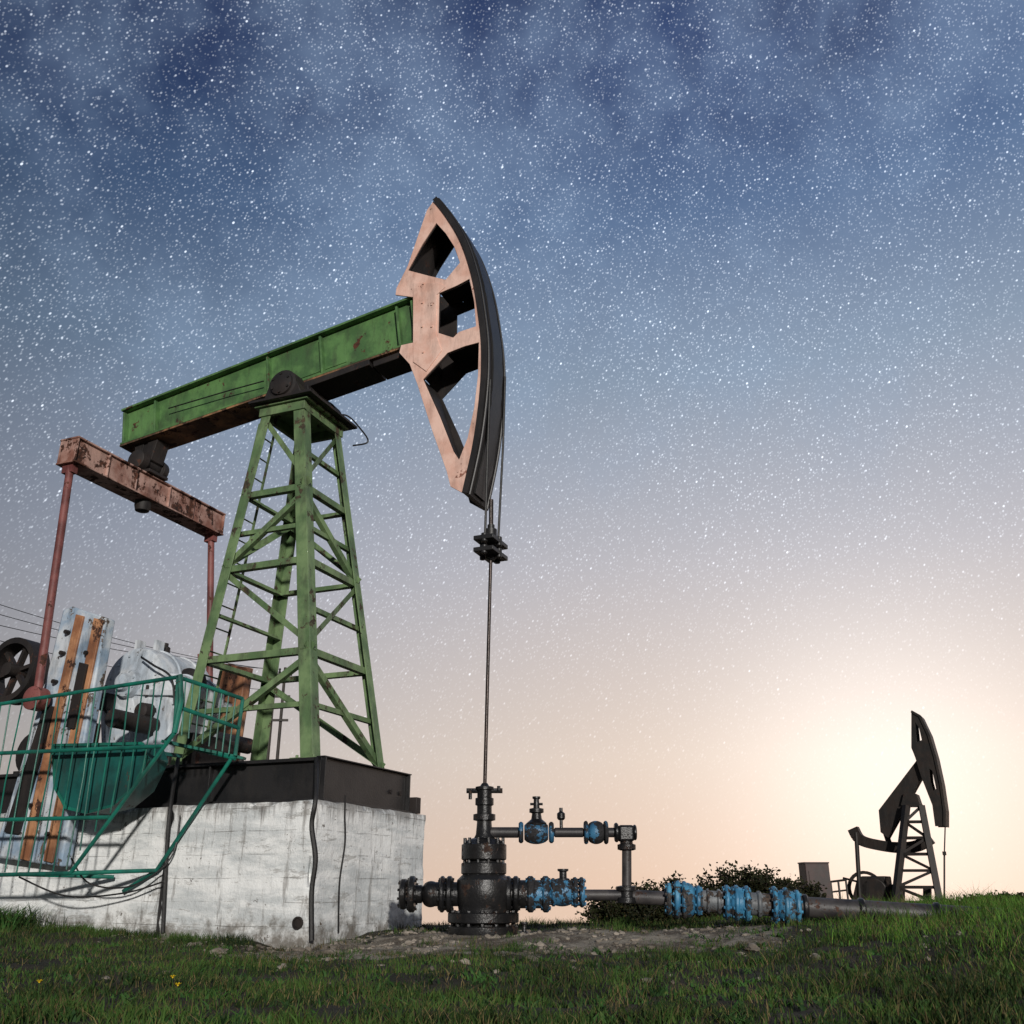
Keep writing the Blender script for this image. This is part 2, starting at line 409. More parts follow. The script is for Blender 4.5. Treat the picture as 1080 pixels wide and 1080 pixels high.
# ------------------------------------------------------------ foundation
u,w=A.u,A.w
def sbox(mb,s0,s1,n0,n1,z0,z1,fr=A):
    return mb.box(fr.p((s0+s1)/2,(n0+n1)/2,(z0+z1)/2),fr.u*abs(s1-s0)/2,fr.w*abs(n1-n0)/2,Z*abs(z1-z0)/2)
fd=thing('concrete_foundation','whitewashed stained concrete block carrying the green pump jack','foundation',A.p(-4,0,0))
def slab(s0,s1,n0,n1,z0,z1):
    bm=bmesh.new(); bmesh.ops.create_cube(bm,size=2); bmesh.ops.subdivide_edges(bm,edges=bm.edges[:],cuts=34,use_grid_fill=True)
    mb=MB(); vs=[]
    for v in bm.verts:
        c=v.co.copy(); e=sum(1 for a in c if abs(abs(a)-1)<1e-4)
        p=A.p((s0+s1)/2+c.x*(s1-s0)/2,(n0+n1)/2+c.y*(n1-n0)/2,(z0+z1)/2+c.z*(z1-z0)/2)
        k=.014*noise.noise(p*2.5)+.009*noise.noise(p*9)
        if e>=2: k-=.008+.10*max(0,noise.noise(p*4.3+V((5,5,5)))-.03)
        d=V((0,0,0))
        if abs(abs(c.x)-1)<1e-4: d+=A.u*math.copysign(1,c.x)
        if abs(abs(c.y)-1)<1e-4: d+=A.w*math.copysign(1,c.y)
        if abs(abs(c.z)-1)<1e-4: d+=Z*math.copysign(1,c.z)
        vs.append(p+d*k)
    mb.add(vs,[tuple(v.index for v in f.verts) for f in bm.faces]); bm.free(); return mb
slab(-3.25,-1.36,-1.26,1.26,-.45,1.32).build('block','conc',fd,'front concrete block with a sharp corner')
slab(-9,-3.31,-1.25,1.25,-.45,1.30).build('block','conc',fd,'rear concrete block behind the railing')
sbox(MB(),-3.312,-3.248,-1.21,1.21,-.3,1.25).build('joint_filler','black',fd)
def cab(name,pts,r,label,m='wire'):
    o=MB().path(pts,r).build(name,m); tag(o,label,'cable'); return o
def curve(pts,n=8):
    pts=[V(p) for p in pts]; out=[]
    for i in range(len(pts)-1):
        p0=pts[max(i-1,0)];p1=pts[i];p2=pts[i+1];p3=pts[min(i+2,len(pts)-1)]
        for k in range(n):
            t=k/n; out.append(.5*((2*p1)+(p2-p0)*t+(2*p0-5*p1+4*p2-p3)*t*t+(-p0+3*p1-3*p2+p3)*t**3))
    return out+[pts[-1]]
cab('cable',curve([A.px(334,800,-1.05),A.px(333,842,-1.285),A.px(329,870,-1.29),A.px(333,905,-1.285),A.px(329,940,-1.285),A.px(329,992,-1.29)]),.026,'thick black conduit standing in for a jagged crack down the near corner of the concrete')  # dark conduit modelled in place of the jagged crack at this corner
cab('cable',curve([A.px(188,800,-1.05),A.px(180,850,-1.28),A.px(176,900,-1.29),A.px(172,984,-1.28)]),.024,'black conduit running down the joint between the two concrete blocks')
fr=lambda n,z:A.p(-1.335,n,z)
cab('cable',curve([fr(-.75,1.4),fr(-.74,1.2),fr(-.7,.9),fr(-.76,.5),fr(-.72,.02)]),.010,'thin wire hanging on the end face of the concrete block')
cab('cable',curve([A.px(75,905,-1.9),A.px(95,932,-1.7),A.px(140,934,-1.5),A.px(180,905,-1.35),A.px(190,860,-1.3)]),.009,'slack thin cable looping below the railing, upper one')
cab('cable',curve([A.px(20,925,-1.9),A.px(70,945,-1.7),A.px(130,942,-1.5),A.px(172,930,-1.35)]),.009,'slack thin cable looping below the railing, lower one')
MB().lathe(A.p(-1.47,-1.275,.13),-w,[(0,.06),(.02,.06),(.021,.045),(.005,.04)],18).build('drain_pipe','darkrust',fd,'small rusty drain opening at the foot of the corner')
# ------------------------------------------------------------ main pump jack
pj=thing('pump_jack','large pump jack with green beam and tower and salmon horse head','pump jack',A.p(-3,0,1.32),'pump jacks')
mb=MB(); NS=.93
for n in(-NS,NS):
    sbox(mb,-7.6,-1.5,n-.09,n+.09,1.755,1.79); sbox(mb,-7.6,-1.5,n-.09,n+.09,1.325,1.36); sbox(mb,-7.597,-1.503,n-.02,n+.02,1.355,1.76)
sbox(mb,-1.54,-1.505,-1.02,.98,1.33,1.785); sbox(mb,-1.56,-1.45,-1.03,1.0,1.787,1.80); sbox(mb,-1.56,-1.42,-1.03,1.0,1.322,1.345)
sbox(mb,-7.5,-1.55,-.935,-.932,1.36,1.75)
for s in (-3.0,-4.7): sbox(mb,s-.01,s+.01,-1.01,-.85,1.36,1.75)
for n in (-1.0,.96): sbox(mb,-1.503,-1.45,n-.01,n+.01,1.345,1.786)
for s in (-1.75,-3.75,-5.,-6.5): sbox(mb,s-.1,s+.1,-.9,.9,1.5,1.77)
mb.build('skid_frame','black',pj,'black steel skid beams under the tower',bevel=.006)
mb=MB()
for n in (.55,.8): mb.lathe(A.p(-1.505,n,1.55),u,[(0,.028),(.02,.028)],6)
for s in (-2.6,-3.4,-4.3): mb.lathe(A.p(s,-.97,1.79),Z,[(0,.03),(.045,.03)],6)
mb.split('bolt','darkrust',pj)
sbox(MB(),-1.50,-1.38,1.02,1.14,1.325,1.52).build('end_bracket','darkrust',pj,bevel=.006)
# tower
zb,zt=1.80,6.66; sF,sR,sFt,sRt=-1.74,-3.74,-2.56,-3.22; hb,ht=.83,.47
def leg(i,z):
    t=(z-zb)/(zt-zb); f,n=i
    s=(sF+(sFt-sF)*t) if f else (sR+(sRt-sR)*t); h=hb+(ht-hb)*t
    return A.p(s,-h if n else h,z)
tw=MB(); sbox(tw,sRt-.1,sFt+.1,-ht-.07,ht+.07,zt,zt+.035); 
for n in(-ht,ht): sbox(tw,sRt-.04,sFt+.04,n-.03,n+.03,zt-.13,zt-.002)
for s in(sRt,sFt): sbox(tw,s-.03,s+.03,-ht+.031,ht-.031,zt-.13,zt-.002)
tow=tw.build('tower_cap','tower',pj,bevel=.005)
corners=[(1,1),(1,0),(0,1),(0,0)]
for c in corners:
    i1=-u if c[0] else u; i2=w if c[1] else -w
    mb=MB().angle(leg(c,zb),leg(c,zt-.02),.165 if c[1] and c[0] else .15,i1,i2,.016)
    b=leg(c,zb)+(i1+i2)*.08
    mb.box(b,u*.17,w*.17,Z*.012)
    for a in(-.11,.11):
        for e in(-.11,.11): mb.lathe(b+u*a+w*e+Z*.01,Z,[(0,.018),(.035,.018)],6)
    mb.build('leg','tower',pj,bevel=.004)
levels=[1.80,3.05,4.25,5.30]
faces=[((1,1),(1,0),u,'a'),((0,1),(0,0),-u,'b'),((1,1),(0,1),-w,'c'),((1,0),(0,0),w,'d')]
for (c1,c2,nn,key) in faces:
    for i,z in enumerate(levels):
        p,q=leg(c1,z),leg(c2,z); d=(q-p).normalized(); o=nn*-.03
        if i>0:
            MB().angle(p+d*.03+o,q-d*.03+o,.085,Z,-nn,.009).build('crossbar','tower',pj,bevel=.002)
        z2=levels[i+1] if i+1<len(levels) else zt-.15
        flip=(i+(key in'bd'))%2
        if key=='a' or (key=='c' and i in(0,2)) or (key=='b' and i==1):
            zm=(z+z2)/2; p,q=leg(c1,zm),leg(c2,zm); d=(q-p).normalized()
            MB().angle(p+d*.03+o*2.7,q-d*.03+o*2.7,.06,Z,-nn,.009).build('crossbar','tower',pj,bevel=.002)
        if key in 'bd' and i in (1,3): continue
        a,b=(leg(c1,z+.05),leg(c2,z2-.02)) if flip else (leg(c2,z+.05),leg(c1,z2-.02))
        MB().angle(a+nn*-.055,b+nn*-.055,.075,Z,-nn,.009).build('diagonal_brace','tower',pj,bevel=.002)
ld=MB(); a0,a1=leg((0,1),1.9)+w*.28-u*.1,leg((0,1),6.5)+w*.12-u*.1; c0_,c1_=a0+w*.36,a1+w*.34
ld.bar(a0,a1,.035,.02,u); ld.bar(c0_,c1_,.035,.02,u)
lo=ld.build('ladder','tower',pj)
mb=MB()
for i in range(15):
    t=(i+.5)/15; mb.tube(a0.lerp(a1,t),c0_.lerp(c1_,t),.011,8)
mb.split('rung','tower',lo)
# beam
nb=.2
Rr=A.px(130,452,-nb); Fr=A.px(441,337,-nb)
zr,zf=Rr.z,Fr.z; sr,sf=(Rr-A.o).dot(u),(Fr-A.o).dot(u)
tau=math.atan2(zf-zr,sf-sr); b1=u*math.cos(tau)+Z*math.sin(tau); b2=b1.cross(w)*-1
if b2.z<0: b2=-b2
O=A.p(sr,0,zr); L=math.hypot(zf-zr,sf-sr)
def bp(a,n,b): return O+b1*a+w*n+b2*b
def bbox(mb,a0,a1,n0,n1,q0,q1): return mb.box(bp((a0+a1)/2,(n0+n1)/2,(q0+q1)/2),b1*(a1-a0)/2,w*(n1-n0)/2,b2*(q1-q0)/2)
hR,hF=.30,.37
aS=(A.p(-2.9,0,0)-A.p(sr,0,0)).dot(u)/math.cos(tau)
mb=MB()
mb.prism([bp(0,-.14,-hR),bp(L,-.14,-hF),bp(L,-.14,hF),bp(0,-.14,hR)],w*.02)
mb.prism([bp(0,.12,-hR),bp(L,.12,-hF),bp(L,.12,hF),bp(0,.12,hR)],w*.02)
mb.prism([bp(-.02,-.24,hR),bp(L,-.24,hF),bp(L,-.24,hF+.035),bp(-.02,-.24,hR+.035)],w*.48)
mb.prism([bp(-.015,-.24,-hR+.004),bp(L,-.24,-hF+.004),bp(L,-.24,-hF+.035),bp(-.015,-.24,-hR+.035)],w*.098)
for a in (.03,.62,2.65,3.55,L-.3,L-.06):
    h=hR+(hF-hR)*a/L
    mb.box(bp(a,-.188,0),b1*.016,w*.047,b2*(h-.04)); mb.box(bp(a,.188,0),b1*.016,w*.047,b2*(h-.04))
beam=mb.build('walking_beam','beam',pj,bevel=.004)
mb=MB().prism([bp(-.02,-.24,-hR-.03),bp(L,-.24,-hF-.03),bp(L,-.24,-hF),bp(-.02,-.24,-hR)],w*.48)
mb.build('bottom_flange','under',beam,'brown weathered underside plate of the beam')
mb=MB(); bbox(mb,aS-.15,aS+.75,-.152,-.142,-.22,.28); mb.build('web_plate','beam',beam,bevel=.003)
mb=MB(); bbox(mb,aS-.55,aS+1.15,-.24,.24,-.47,-.375)
mb.build('saddle_plate','darkrust',pj,bevel=.006)
mb=MB(); bbox(mb,L-.75,L-.1,-.2,.2,-.50,-.405); mb.build('head_hinge_block','darkrust',pj,bevel=.01)
pp=A.px(300,407,-.55); pc=A.p((pp-A.o).dot(u),0,pp.z)
mb=MB().lathe(pc-w*.66,w,[(0,.10),(.02,.17),(.05,.18),(.06,.22),(.26,.23),(.30,.16),(1.02,.16),(1.06,.23),(1.26,.22),(1.27,.2),(1.3,.19),(1.32,.1)],26)
mb.ring_bolts(pc-w*.65,w,.14,6,.018,.03)
mb.build('saddle_bearing','darkrust',pj)
for n in(-.5,.5):
    mb=MB(); zc=zt+.036; s0=(pc-A.o).dot(u)
    mb.prism([A.p(s0-.30,n-.1,zc),A.p(s0+.34,n-.1,zc),A.p(s0+.22,n-.1,pc.z+.02),A.p(s0-.22,n-.1,pc.z+.02)],w*.2)
    mb.build('bearing_block','darkrust',pj,bevel=.01)
sbox(MB(),sRt-.15,sFt+.2,-.62,.62,zt+.037,zt+.075).build('bearing_plate','darkrust',pj,bevel=.004)
mb=MB()
bbox(mb,aS-.25,aS+.2,-.3,.3,-.60,-.472)
mb.build('bearing_cap','darkrust',pj,bevel=.01)
mb=MB().path(curve([A.px(345,440,.3),A.px(365,438,.45),A.px(380,452,.5),A.px(388,466,.5),A.px(372,470,.45)]),.012)
mb.build('grease_line','wire',pj)
mb=MB().path([bp(.9,-.25,.02),bp(2.0,-.25,-.06),bp(2.6,-.255,-.12)],.010); mb.build('grease_line','wire',pj)
# horse head
hn=.28
def hp(x,y,n=-hn): return A.px(x,y,n)
outer=[(457,212),(464,220),(474,234),(484,251),(492,271),(499,296),(504,325),(508,360),(508,395),(505,430),(500,465),(494,494),(488,520),(475,513),(471,497),(456,455),(440,405),(432,384),(421,372),(423,364),(441,360),(441,314),(417,311),(418,304),(430,280),(441,248),(450,222)]
holes=[[(460,235),(470,246),(479,260),(485,277),(470,295),(453,291),(430,285),(445,258)],
       [(463,309),(482,301),(495,294),(500,318),(502,344),(484,350),(478,356),(462,351)],
       [(472,372),(490,365),(505,361),(504,396),(500,430),(493,462),(484,485),(478,476),(464,440),(446,400),(459,386)]]
hh=bpy.data.objects.new('horse_head',None); COL.objects.link(hh); 
hh.parent=pj; c0=hp(460,350); c0=c0+w*hn; hh.location=c0-pj.location
WD=.60
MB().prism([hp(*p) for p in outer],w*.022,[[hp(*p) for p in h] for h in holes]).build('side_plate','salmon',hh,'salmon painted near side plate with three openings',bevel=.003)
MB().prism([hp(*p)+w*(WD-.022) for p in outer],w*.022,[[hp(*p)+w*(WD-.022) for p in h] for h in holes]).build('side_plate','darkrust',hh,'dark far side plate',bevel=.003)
mb=MB()
for h in holes:
    pts=[hp(*p) for p in h]; c=sum(pts,V((0,0,0)))/len(pts)
    for i in range(len(pts)):
        a,b=pts[i],pts[(i+1)%len(pts)]
        ci=(c-(a+b)/2).normalized()*-.004
        mb.bar(a+w*.035+ci,b+w*.035+ci,.008,.022,(b-a).cross(w))
mb.build('opening_rim','darkrust',hh)
fe=[hp(*p) for p in outer[:13]]
fe2=curve(fe,4)
def outw(i):
    d=(fe2[min(i+1,len(fe2)-1)]-fe2[max(i-1,0)]).normalized(); o=d.cross(w); 
    return o if o.dot(u)>0 else -o
n=len(fe2); vs=[]
for i,p in enumerate(fe2):
    o=outw(i)
    vs+=[p-w*.03+o*.003,p-w*.03+o*.075,p+w*(WD+.03)+o*.075,p+w*(WD+.03)+o*.003]
fs=[]
for i in range(n-1):
    a=i*4
    for j in range(4): fs.append((a+j,a+(j+1)%4,a+4+(j+1)%4,a+4+j))
fs+= [(0,1,2,3),(4*n-1,4*n-2,4*n-3,4*n-4)]
MB().add(vs,fs).build('arc_face','arc',hh,'dark curved front plate of the horse head')
for off in(.03,WD-.03):
    MB().path([p+w*off+outw(i)*.082 for i,p in enumerate(fe2)],.014,6).build('guide_rib','black',hh)
# smooth strip down the middle of the arc with a ragged edge
vs=[]; fs=[]; r2=random.Random(3); rag=range(2,n-1)
for i in rag:
    p=fe2[i]; o=outw(i); a_=.14+r2.uniform(-.018,.018); b_=.45+r2.uniform(-.018,.018)
    vs+=[p+w*a_+o*.077,p+w*a_+o*.10,p+w*b_+o*.10,p+w*b_+o*.077]
m_=len(rag)
for i in range(m_-1):
    a=i*4
    for j in range(4): fs.append((a+j,a+(j+1)%4,a+4+(j+1)%4,a+4+j))
fs+=[(0,1,2,3),(4*m_-1,4*m_-2,4*m_-3,4*m_-4)]
MB().add(vs,fs).build('wear_strip','black',hh)
def cross(nm,p,q,t=.02):
    a,b=hp(*p),hp(*q); MB().box((a+b)/2+w*WD/2,(b-a)/2,(b-a).normalized().cross(w)*t/2,w*(WD/2-.024)).build(nm,'darkrust',hh)
for p,q in (((430,282),(455,220)),((456,299),(488,288)),((460,360),(506,356)),((442,300),(446,380)),((442,396),(476,500)),((476,508),(490,512))): cross('stiffener',p,q)
mb=MB()
for (x,y) in ((447,300),(456,322),(456,345),(447,372),(446,320),(446,345)): mb.lathe(hp(x,y)-w*.028,w,[(0,.015),(.02,.015)],6)
mb.split('bolt','salmon',hh)
hub=[(436,299),(464,299),(470,303),(461,311),(460,352),(466,370),(450,392),(436,382)]
MB().prism([hp(*p)-w*.012 for p in hub],w*.011).build('hub_plate','salmon',hh,bevel=.003)
# equalizer + tail bearing
se=-5.60; ze=6.0; nA,nB=-1.50,1.66
eq=MB()
sbox(eq,se-.17,se+.17,nA,nB,ze+.165,ze+.19); sbox(eq,se-.17,se+.17,nA,nB,ze-.19,ze-.165); sbox(eq,se-.13,se-.11,nA+.01,nB-.01,ze-.165,ze+.165); sbox(eq,se+.11,se+.13,nA+.01,nB-.01,ze-.165,ze+.165)
for n in(nA+.02,-.9,-.35,.35,.9,nB-.02): sbox(eq,se-.165,se+.165,n-.01,n+.01,ze-.163,ze+.163)
eq.build('equalizer_beam','eq',pj,'rusty faded cross beam hanging from the beam tail',bevel=.005)
tz=bp((se-sr)/math.cos(tau),0,-hR-.03).z
mb=MB(); q=A.p(se,0,ze+.19)
for a in(-1,1): mb.prism([A.p(se+a*.04,-.13,tz),A.p(se+a*.22,-.13,tz),A.p(se+a*.15,-.13,ze+.42),A.p(se+a*.04,-.13,ze+.35)],w*.26)
mb.box(A.p(se,0,(tz+ze+.35)/2),u*.05,w*.11,Z*((tz-ze-.35)/2-.002)); sbox(mb,se-.22,se+.22,-.2,.2,ze+.192,ze+.24)
mb.lathe(q+Z*.2-w*.3,w,[(0,.06),(.02,.15),(.14,.17),(.15,.12),(.45,.12),(.46,.17),(.58,.15),(.6,.06)],22)
mb.build('tail_bearing','darkrust',pj,bevel=.006)
MB().lathe(A.p(se,0,ze-.36),Z,[(0,.05),(.02,.1),(.1,.12),(.169,.12)],16).build('swivel_pin','darkrust',pj)
cn=A.px(43,738,-1.6); 
for sg in(-1,1):
    top=A.p(se,-1.4 if sg<0 else 1.56,ze-.19); bot=A.p((cn-A.o).dot(u)-(.12 if sg>0 else 0),sg*1.66,cn.z)
    mb=MB().tube(top,bot,.052,16)
    mb.lathe(bot-w*.1,w,[(0,.1),(.02,.14),(.18,.14),(.2,.1)],18)
    mb.box(top,u*.09,w*.05,Z*.12)
    mb.build('pitman_arm','pit',pj)
# cranks
def crank(sg,quad,nm,m,n0,n1,lab=None,par=pj,bev=.012):
    pts=[]
    for (x,y) in quad:
        p=A.px(x,y,-1.45); s=(p-A.o).dot(u); pts.append(A.p(s,sg*n0,p.z))
    return MB().prism(pts,w*sg*(n1-n0)).build(nm,m,par,lab,bevel=bev)
for sg in(-1,1):
    if sg<0:
        c=crank(sg,((68,644),(78,640),(114,652),(98,740),(66,914),(-6,904),(14,840),(44,740)),'crank_arm','crank',1.32,1.48,'peeling white and blue crank arm',bev=.02)
    else:
        c=crank(sg,((84,652),(113,656),(92,760),(60,760)),'crank_arm','plank',1.32,1.48,'orange brown far crank arm',bev=.02)
    crank(sg,((84,649),(92,651),(34,908),(25,906)),'edge_strip','plank',1.482,1.515,'narrow orange brown strip along the crank',c,.006)
    crank(sg,((103,653),(112,655),(59,910),(50,908)),'edge_strip','plank',1.482,1.515,'narrow orange brown strip along the crank',c,.006)
    if sg<0:
        crank(sg,((52,745),(62,746),(24,880),(10,878)),'edge_strip','darkrust',1.482,1.53,None,c,.006)
        crank(sg,((90,700),(98,702),(84,770),(76,768)),'slide_block','darkrust',1.482,1.55,None,c,.006)
        mb=MB()
        for (x,y) in ((75,668),(62,720),(70,690),(96,690),(70,820),(38,850),(56,880)):
            p=A.px(x,y,-1.45); s=(p-A.o).dot(u); mb.lathe(A.p(s,sg*1.47,p.z),w*sg,[(0,.028),(.08,.028)],6)
        mb.split('bolt','darkrust',c)
gc=A.px(80,760,-1.33); gs,gz=(gc-A.o).dot(u),gc.z
MB().lathe(A.p(gs+.55,-1.32,gz),w,[(0,.11),(2.64,.11)],20).build('crank_shaft','darkrust',pj)
# gearbox: two drum shaped lids on a lower case
def gp(x,y,n=-.62): return A.px(x,y,n)
gb=MB().prism([gp(*p) for p in [(106,800),(104,734),(180,735),(178,800)]],w*.95).build('gearbox','gear',pj,'pale grey white lower gearbox case',bevel=.04)
def drum(c,r,l,name='gearbox_lid',m='gear'):
    e=.07
    mb=MB().lathe(c,w,[(0,r*.35),(.02,r*.55),(.03,r*.6),(.035,r-e),(.035+e*.3,r-e*.3),(.035+e,r),(l*.33,r),(l*.33+.01,r+.02),(l*.33+.06,r+.02),(l*.33+.07,r),(l*.72,r),(l*.72+.01,r+.02),(l*.72+.06,r+.02),(l*.72+.07,r),(l-e,r),(l-e*.3,r-e*.3),(l,r-e),(l+.02,r*.3)],44)
    mb.ring_bolts(c+w*.035,w,r*.78,12,.015,.05)
    return mb.build(name,m,gb)
drum(gp(139,722)-w*.03,.50,1.05); drum(gp(173,730)-w*.0,.27,.9)
MB().prism([gp(97,727)-w*.05,gp(190,728)-w*.05,gp(190,734)-w*.05,gp(97,733)-w*.05],w*1.1).build('split_flange','gear',gb,bevel=.006)
mb=MB(); c=gp(139,722); mb.lathe(c-w*.22,w,[(0,.05),(.02,.10),(.08,.12),(.10,.17),(.18,.19)],26); mb.ring_bolts(c-w*.12,w,.15,8,.014,.05); mb.build('bearing_cover','gear',gb)
mb=MB()
for x in (104,112,122,156,186): mb.lathe(gp(x,733)-w*.03-Z*.02,Z,[(0,.02),(.14,.02)],6)
mb.split('bolt','darkrust',gb)
mb=MB()
for x in (114,140,166): 
    a,b=gp(x,737),gp(x,795); mb.bar(a-w*.03,b-w*.03,.03,.05,w)
mb.split('rib','gear',gb)
mb=MB()
for x in (130,150): mb.box(gp(x,681)+w*.3+Z*.05,u*.02,w*.08,Z*.08)
mb.split('lifting_lug','gear',gb)
MB().lathe(gp(142,680)+w*.55,Z,[(0,.08),(.08,.08),(.1,.05),(.14,.05)],16).build('breather','darkrust',gb)
MB().path(curve([gp(120,700)-w*.16,gp(112,716)-w*.2,gp(122,755)-w*.14,gp(140,765)-w*.1]),.016).build('oil_line','wire',gb)
MB().path(curve([gp(155,695)-w*.1,gp(170,704)-w*.14,gp(186,716)-w*.10,gp(190,745)-w*.1]),.014).build('oil_line','wire',gb)
q=gp(118,742); MB().box(q-w*.12,u*.10,w*.08,Z*.10).build('oil_pump','darkrust',gb,bevel=.015)
q=gp(160,752); MB().lathe(q-w*.22,w,[(0,.06),(.02,.1),(.18,.11)],16).build('sight_glass_housing','darkrust',gb)
sA,sB=(gp(106,800)-A.o).dot(u),(gp(176,800)-A.o).dot(u)
mb=MB(); sbox(mb,sA-.1,sB+.1,-.7,.7,1.79,gp(150,800).z+.02); mb.build('gearbox_pedestal','darkrust',pj,bevel=.01)
q=A.px(199,722,-.2); mb=MB().lathe(q-w*.1,w,[(0,.05),(.02,.17),(.05,.21),(.2,.21),(.22,.18),(.24,.05)],24); mb.build('brake_drum','darkrust',pj,'dark round drum beside the gearbox')
MB().path([A.px(205,742,-.3),A.px(212,722,-.4),A.px(210,690,-.4)],.022).build('brake_lever','pit',pj)
s0=(A.px(190,790,-.3)-A.o).dot(u)
sbox(MB(),s0-.25,s0+.35,-.5,.4,1.79,2.25).build('brake_stand','darkrust',pj,bevel=.02)
sbox(MB(),s0-1.9,s0-1.45,-.6,-.2,1.79,2.5).build('guard_post','plank',pj,bevel=.02)
# pulley wheel
c=A.px(18,708,.5)
mb=MB(); R=.50
def ringm(mb,c,ax,ro,ri,d,seg=36):
    x=ax.cross(Z).normalized(); y=ax.cross(x); vs=[];fs=[]
    for j in range(seg):
        a=2*math.pi*j/seg; e=x*math.cos(a)+y*math.sin(a)
        vs+=[c+e*ri-ax*d/2,c+e*ro-ax*d/2,c+e*ro+ax*d/2,c+e*ri+ax*d/2]
    for j in range(seg):
        b=j*4;n=((j+1)%seg)*4
        for q in range(4): fs.append((b+q,b+(q+1)%4,n+(q+1)%4,n+q))
    mb.add(vs,fs)
ringm(mb,c,w,R,R-.09,.3)
for i in range(6):
    a=math.pi*i/3+.2; e=u*math.cos(a)+Z*math.sin(a); mb.bar(c+e*.08,c+e*(R-.08),.06,.09,w)
mb.lathe(c-w*.2,w,[(0,.1),(.4,.1)],18)
mb.build('pulley_wheel','darkrust',pj,'dark brown spoked belt pulley')
c=A.p(-6.9,.35,2.2)
mb=MB().lathe(c-w*.4,w,[(0,.2),(.03,.3),(.12,.33),(.7,.33),(.78,.3),(.8,.2)],22)
for i in range(16):
    a=2*math.pi*i/16; e=u*math.cos(a)+Z*math.sin(a); mb.bar(c+e*.33-w*.28,c+e*.33+w*.28,.012,.06,e)
mb.box(c-Z*.32,u*.3,w*.36,Z*.09); mb.build('electric_motor','darkrust',pj)
# ------------------------------------------------------------ bridle, carrier bar, polished rod
zc1=A.px(513,577,0).z; ztop=A.px(512,832,0).z
pr=thing('polished_rod','thin polished rod hung on two cables below the near horse head','rod',A.p(.05,0,ztop),'polished rods')
for n in(-.24,.26):
    MB().path([A.p(.125,n,A.px(520,400,n).z),A.p(.10,n,A.px(520,470,n).z),A.p(.055,n*.8,zc1+.05)],.016,8).build('bridle_cable','wire',pr)
for dz in(-.10,.05):
    mb=MB(); mb.box(A.p(.05,0,zc1+dz),u*.13,w*.24,Z*.028)
    for n in(-.2,.2): mb.lathe(A.p(.05,n,zc1+dz-.055),Z,[(0,.04),(.11,.04)],12)
    for a in(-.11,.11): mb.lathe(A.p(.05+a,0,zc1+dz-.06),Z,[(0,.035),(.12,.035)],12)
    mb.build('carrier_bar','black',pr,bevel=.008)
MB().lathe(A.p(.05,0,zc1-.18),Z,[(0,.04),(.02,.06),(.1,.06),(.11,.045),(.3,.045),(.31,.075),(.4,.075),(.41,.045),(.46,.045)],14).build('rod_clamp','black',pr)
MB().tube(A.p(.05,0,zc1+.2),A.p(.05,0,zc1+.62),.028,10).build('rod_end','rod',pr)
MB().tube(A.p(.05,0,zc1-.15),A.p(.0,0,ztop-.05),.021,12).build('rod','rod',pr)
# ------------------------------------------------------------ wellhead
wo=V((-.306,11,0)); wh=thing('wellhead','dark oily wellhead of stacked flanges with side valves and blue fittings','wellhead',wo)
K=.01025
def zz(py): return atY(510,py,11).z
def vl(name,m,prof,parent=wh,seg=28,label=None,bolts=()):
    mb=MB(); z0=zz(prof[0][0]); mb.lathe((wo.x,wo.y,z0),Z,[(zz(y)-z0,h*K) for y,h in prof],seg)
    for (y0,y1,R,nn,r) in bolts: mb.ring_bolts((wo.x,wo.y,(zz(y0)+zz(y1))/2),Z,R*K,nn,r,zz(y1)-zz(y0))
    return mb.build(name,m,parent,label,ang=30)
vl('base_flange','oil',[(992,34),(987,36),(977,36),(976,34)],bolts=[(988,960,32,14,.024)])
vl('base_flange','oil',[(973,36),(972,37),(963,37),(962,35)])
vl('casing_head','oil',[(977,27),(960,26),(955,27),(950,29),(938,30),(928,28),(922,22),(918,22)])
vl('spool_flange','oil',[(922,23),(921,24),(911,24),(910,23)],bolts=[(925,884,21,12,.017)])
vl('spool_flange','oil',[(907,23),(906,24),(891,24),(890,22),(886,18),(884,12)])
vl('tubing_neck','oil',[(911,19),(886,12),(880,9),(868,8),(866,8),(865,12),(859,12),(858,8),(850,8),(849,10),(842,10),(841,7)],seg=18)
vl('stuffing_box','oil',[(843,8),(834,8),(833,10),(830,10),(829,5),(826,3)],seg=16)
mb=MB().tube(atY(492,834,11),atY(530,834,11),.028,10); mb.tube(atY(496,834,10.98),atY(496,843,10.98),.02); mb.tube(atY(526,834,10.98),atY(526,829,10.98),.02)
mb.build('packing_handle','oil',wh)
def run(name,m,segs,y,parent,Y=11,dy=0,x0=0,dY=0,sg=22,bolts=False,label=None,each=False):
    if each:
        return [run(name,m,[s_],y,parent,Y,dy,x0,dY,sg,bolts,label) for s_ in segs]
    mb=MB()
    for sgm in segs:
        a,b,h=sgm[:3]
        ya=y+dy*(a-x0); yb=y+dy*(b-x0)
        p,q=atY(a,ya,Y+dY*(a-x0)),atY(b,yb,Y+dY*(b-x0)); L=(q-p).length; r=h*K; e=min(.016,L*.3)
        if len(sgm)>3:
            mb.lathe(p,q-p,[(L*t,r*(.62+.38*math.sin(math.pi*t)**.6)) for t in [i/10 for i in range(11)]],sg)
        else: mb.lathe(p,q-p,[(0,r-e),(e,r),(L-e,r),(L,r-e)],sg)
        if bolts and h>12 and len(sgm)==3: mb.ring_bolts((p+q)/2,q-p,r*.82,9,.015,L+.035)
    return mb.build(name,m,parent,label,ang=40)
run('side_outlet','oil',[(455,560,12)],943,wh)
run('outlet_flange','oil',[(464,469,18),(471,477,18)],943,wh,bolts=True,each=True)
run('outlet_flange','oil',[(533,539,18),(541,547,18)],943,wh,bolts=True,each=True)
